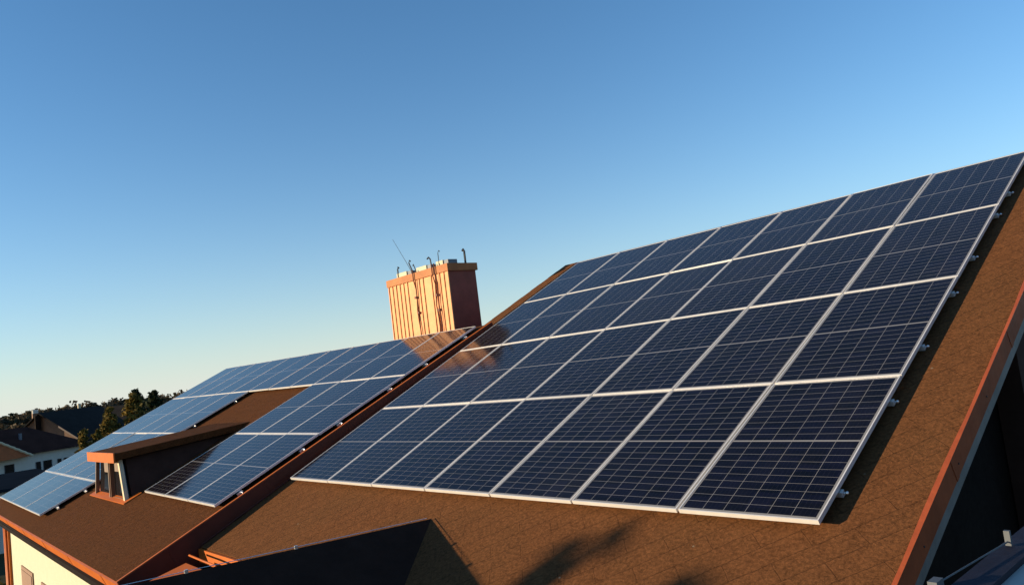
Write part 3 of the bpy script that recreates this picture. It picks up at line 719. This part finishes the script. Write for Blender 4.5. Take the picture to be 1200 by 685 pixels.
# ------------------------------------------------------------------ trees
def leafy(mb_, c, r, n, size, rg, tone, flat=.8):
    for _ in range(n):
        d = Vector((rg.gauss(0, 1), rg.gauss(0, 1), rg.gauss(0, 1)*flat)); d = d.normalized()*r*rg.random()**.55
        p = Vector(c)+d
        a = Vector((rg.gauss(0, 1), rg.gauss(0, 1), rg.gauss(0, .7))).normalized(); b = a.cross(Vector((rg.gauss(0, 1), rg.gauss(0, 1), rg.gauss(0, 1)))).normalized()
        s_ = size*rg.uniform(.6, 1.3)
        t = min(1, max(0, tone+rg.gauss(0, .18)))
        mb_.quad([p-a*s_-b*s_*.45, p+a*s_-b*s_*.35, p+a*s_*.8+b*s_*.45, p-a*s_*.9+b*s_*.4], None, t)
def conifer(loc, h, rad, label, m='conifer', seed=1, dens=1.0, leaf=.28, narrow=1.0):
    rg = random.Random(seed); x, y, z0 = loc
    root = empty('conifer_tree', loc, label, 'tree', 'conifers beyond the left roof')
    t = MB(); t.tube([(x, y, z0), (x+.1, y, z0+h*.5), (x, y, z0+h*.96)], .05*rad*2+.08, 8, .03)
    lv = MB(); k = 0; zz_ = .08*h
    while zz_ < h*.97:
        f = zz_/h; rr = rad*(1-f)**.75*rg.uniform(.7, 1.15)*narrow+.1
        for j in range(max(3, int(7*(1-f)+2))):
            an = rg.random()*6.28; ln_ = rr*rg.uniform(.55, 1.1)
            tip = Vector((x+math.cos(an)*ln_, y+math.sin(an)*ln_, z0+zz_-ln_*.05+rg.uniform(-.1, .35)))
            base = Vector((x, y, z0+zz_))
            if j % 2 == 0: t.tube([base, tip], .035, 4, .01, cap=False)
            tn = rg.uniform(.2, .9)
            for q_ in (.35, .6, .85, 1.0):
                leafy(lv, base.lerp(tip, q_), .10*rad+.16*rr, max(2, int(6*dens)), leaf, rg, tn, .7)
        zz_ += h*.035*rg.uniform(.8, 1.2)
    for q_ in range(4): leafy(lv, (x, y, z0+h*(.93+.02*q_)), .12, 4, leaf*.7, rg, .5)
    P(t, 'trunk', MT['bark'], root); P(lv, 'crown', MT[m], root)
    return root
conifer((-88.7, 21.0, 0), 9.3, 3.4, 'tall sunlit conifer with golden green crown just left of the panels', 'conifer', 1, 1.3, .24)
conifer((-88.7, 18.2, 0), 8.0, 2.3, 'golden conifer between the dark roofs and the tall golden one', 'conifer', 2, 1.3, .22)
conifer((-121.2, 29.8, 0), 10.3, 3.4, 'dark green conifer with the highest tip behind the golden ones', 'darkleaf', 3, 1.3, .30)
conifer((-64.9, 10.7, 0), 6.2, 1.5, 'small golden conifer at the corner of the white neighbour house', 'conifer', 4, 1.2, .17)
conifer((-64.1, 11.6, 0), 6.1, 1.3, 'small golden conifer beside the panels, right of the smallest', 'conifer', 5, 1.2, .17)
conifer((-98.4, 25.9, 0), 9.4, 3.0, 'shaded bushy conifer nearest the long top row of panels', 'darkleaf', 6, 1.2, .28)
# two conifers behind the viewer's left; the low sun throws the shadows of their tips onto the shingles
conifer((-3.1, -15.0, 0), 9.0, 1.1, 'slender conifer in the garden whose tip shades the shingles', 'darkleaf', 8, .45, .13)
conifer((-2.2, -15.2, 0), 8.78, 0.95, 'second slender conifer in the garden, nearer the camera', 'darkleaf', 9, .8, .16)

# olive shrub and dark path bottom-left
sh = empty('shrub', (-17.5, -2.6, 0), 'olive brown shrub beyond the corner downpipe of the cream wall', 'shrub')
t = MB(); lv = MB(); rg = random.Random(5)
for k in range(9):
    an = rg.random()*6.28; tip = (-17.5+math.cos(an)*1.1, -2.6+math.sin(an)*1.1, rg.uniform(1.6, 3.0))
    t.tube([(-17.5, -2.6, 0), tip], .04, 5, .01); leafy(lv, tip, .75, 160, .09, rg, rg.uniform(.2, .9))
P(t, 'stem', MT['bark'], sh); P(lv, 'crown', MT['conifer'], sh)

# winter wood on the horizon: nobody could count it
wd_ = MB(); rg = random.Random(11)
cxy = Vector((9.4, -4.2))
def wood(n, d0, d1, a0, a1, h0, h1, size, dark):
    for i in range(n):
        an = math.radians(rg.uniform(a0, a1)); D = rg.uniform(d0, d1)
        p = cxy+Vector((math.cos(an), math.sin(an)))*D
        h = rg.uniform(h0, h1); tn = rg.uniform(0, .35) if rg.random() < dark else rg.uniform(.45, 1.0)
        con = tn < .4
        wd_.tube([(p.x, p.y, 0), (p.x, p.y, h*.8)], .25, 4, .1, cap=False); wd_.tone[-4:] = [.6]*4
        if con:
            for k in range(9):
                f = k/9; leafy(wd_, (p.x, p.y, h*(.25+.75*f)), h*.30*(1-f)+.4, 20, size*(1.1-.5*f), rg, tn, .8)
        else:
            for k in range(5):
                leafy(wd_, (p.x+rg.gauss(0, h*.10), p.y+rg.gauss(0, h*.10), h*rg.uniform(.45, .85)), h*.27, 44, size*.85, rg, tn, .9)
wood(1000, 330, 440, 150, 192, 7.6, 11.9, 1.0, .55)
wood(160, 180, 260, 152, 190, 4.5, 7.6, .6, .35)
tag(wd_.build('distant_wood', MT['wood']), 'dark winter wood along the horizon behind the houses', 'wood', kind='stuff')
hd = MB(); rg = random.Random(12)
for i in range(140):
    an = math.radians(rg.uniform(150, 188)); D = rg.uniform(125, 190); p = cxy+Vector((math.cos(an), math.sin(an)))*D
    h = rg.uniform(2.0, 5.5)
    for k in range(4): leafy(hd, (p.x+rg.gauss(0, 1), p.y+rg.gauss(0, 1), h*rg.uniform(.3, .8)), h*.35, 26, .45, rg, rg.uniform(0, 1), .9)
tag(hd.build('garden_shrubbery', MT['wood']), 'brown green shrubbery filling the gardens between the far houses', 'shrubbery', kind='stuff')
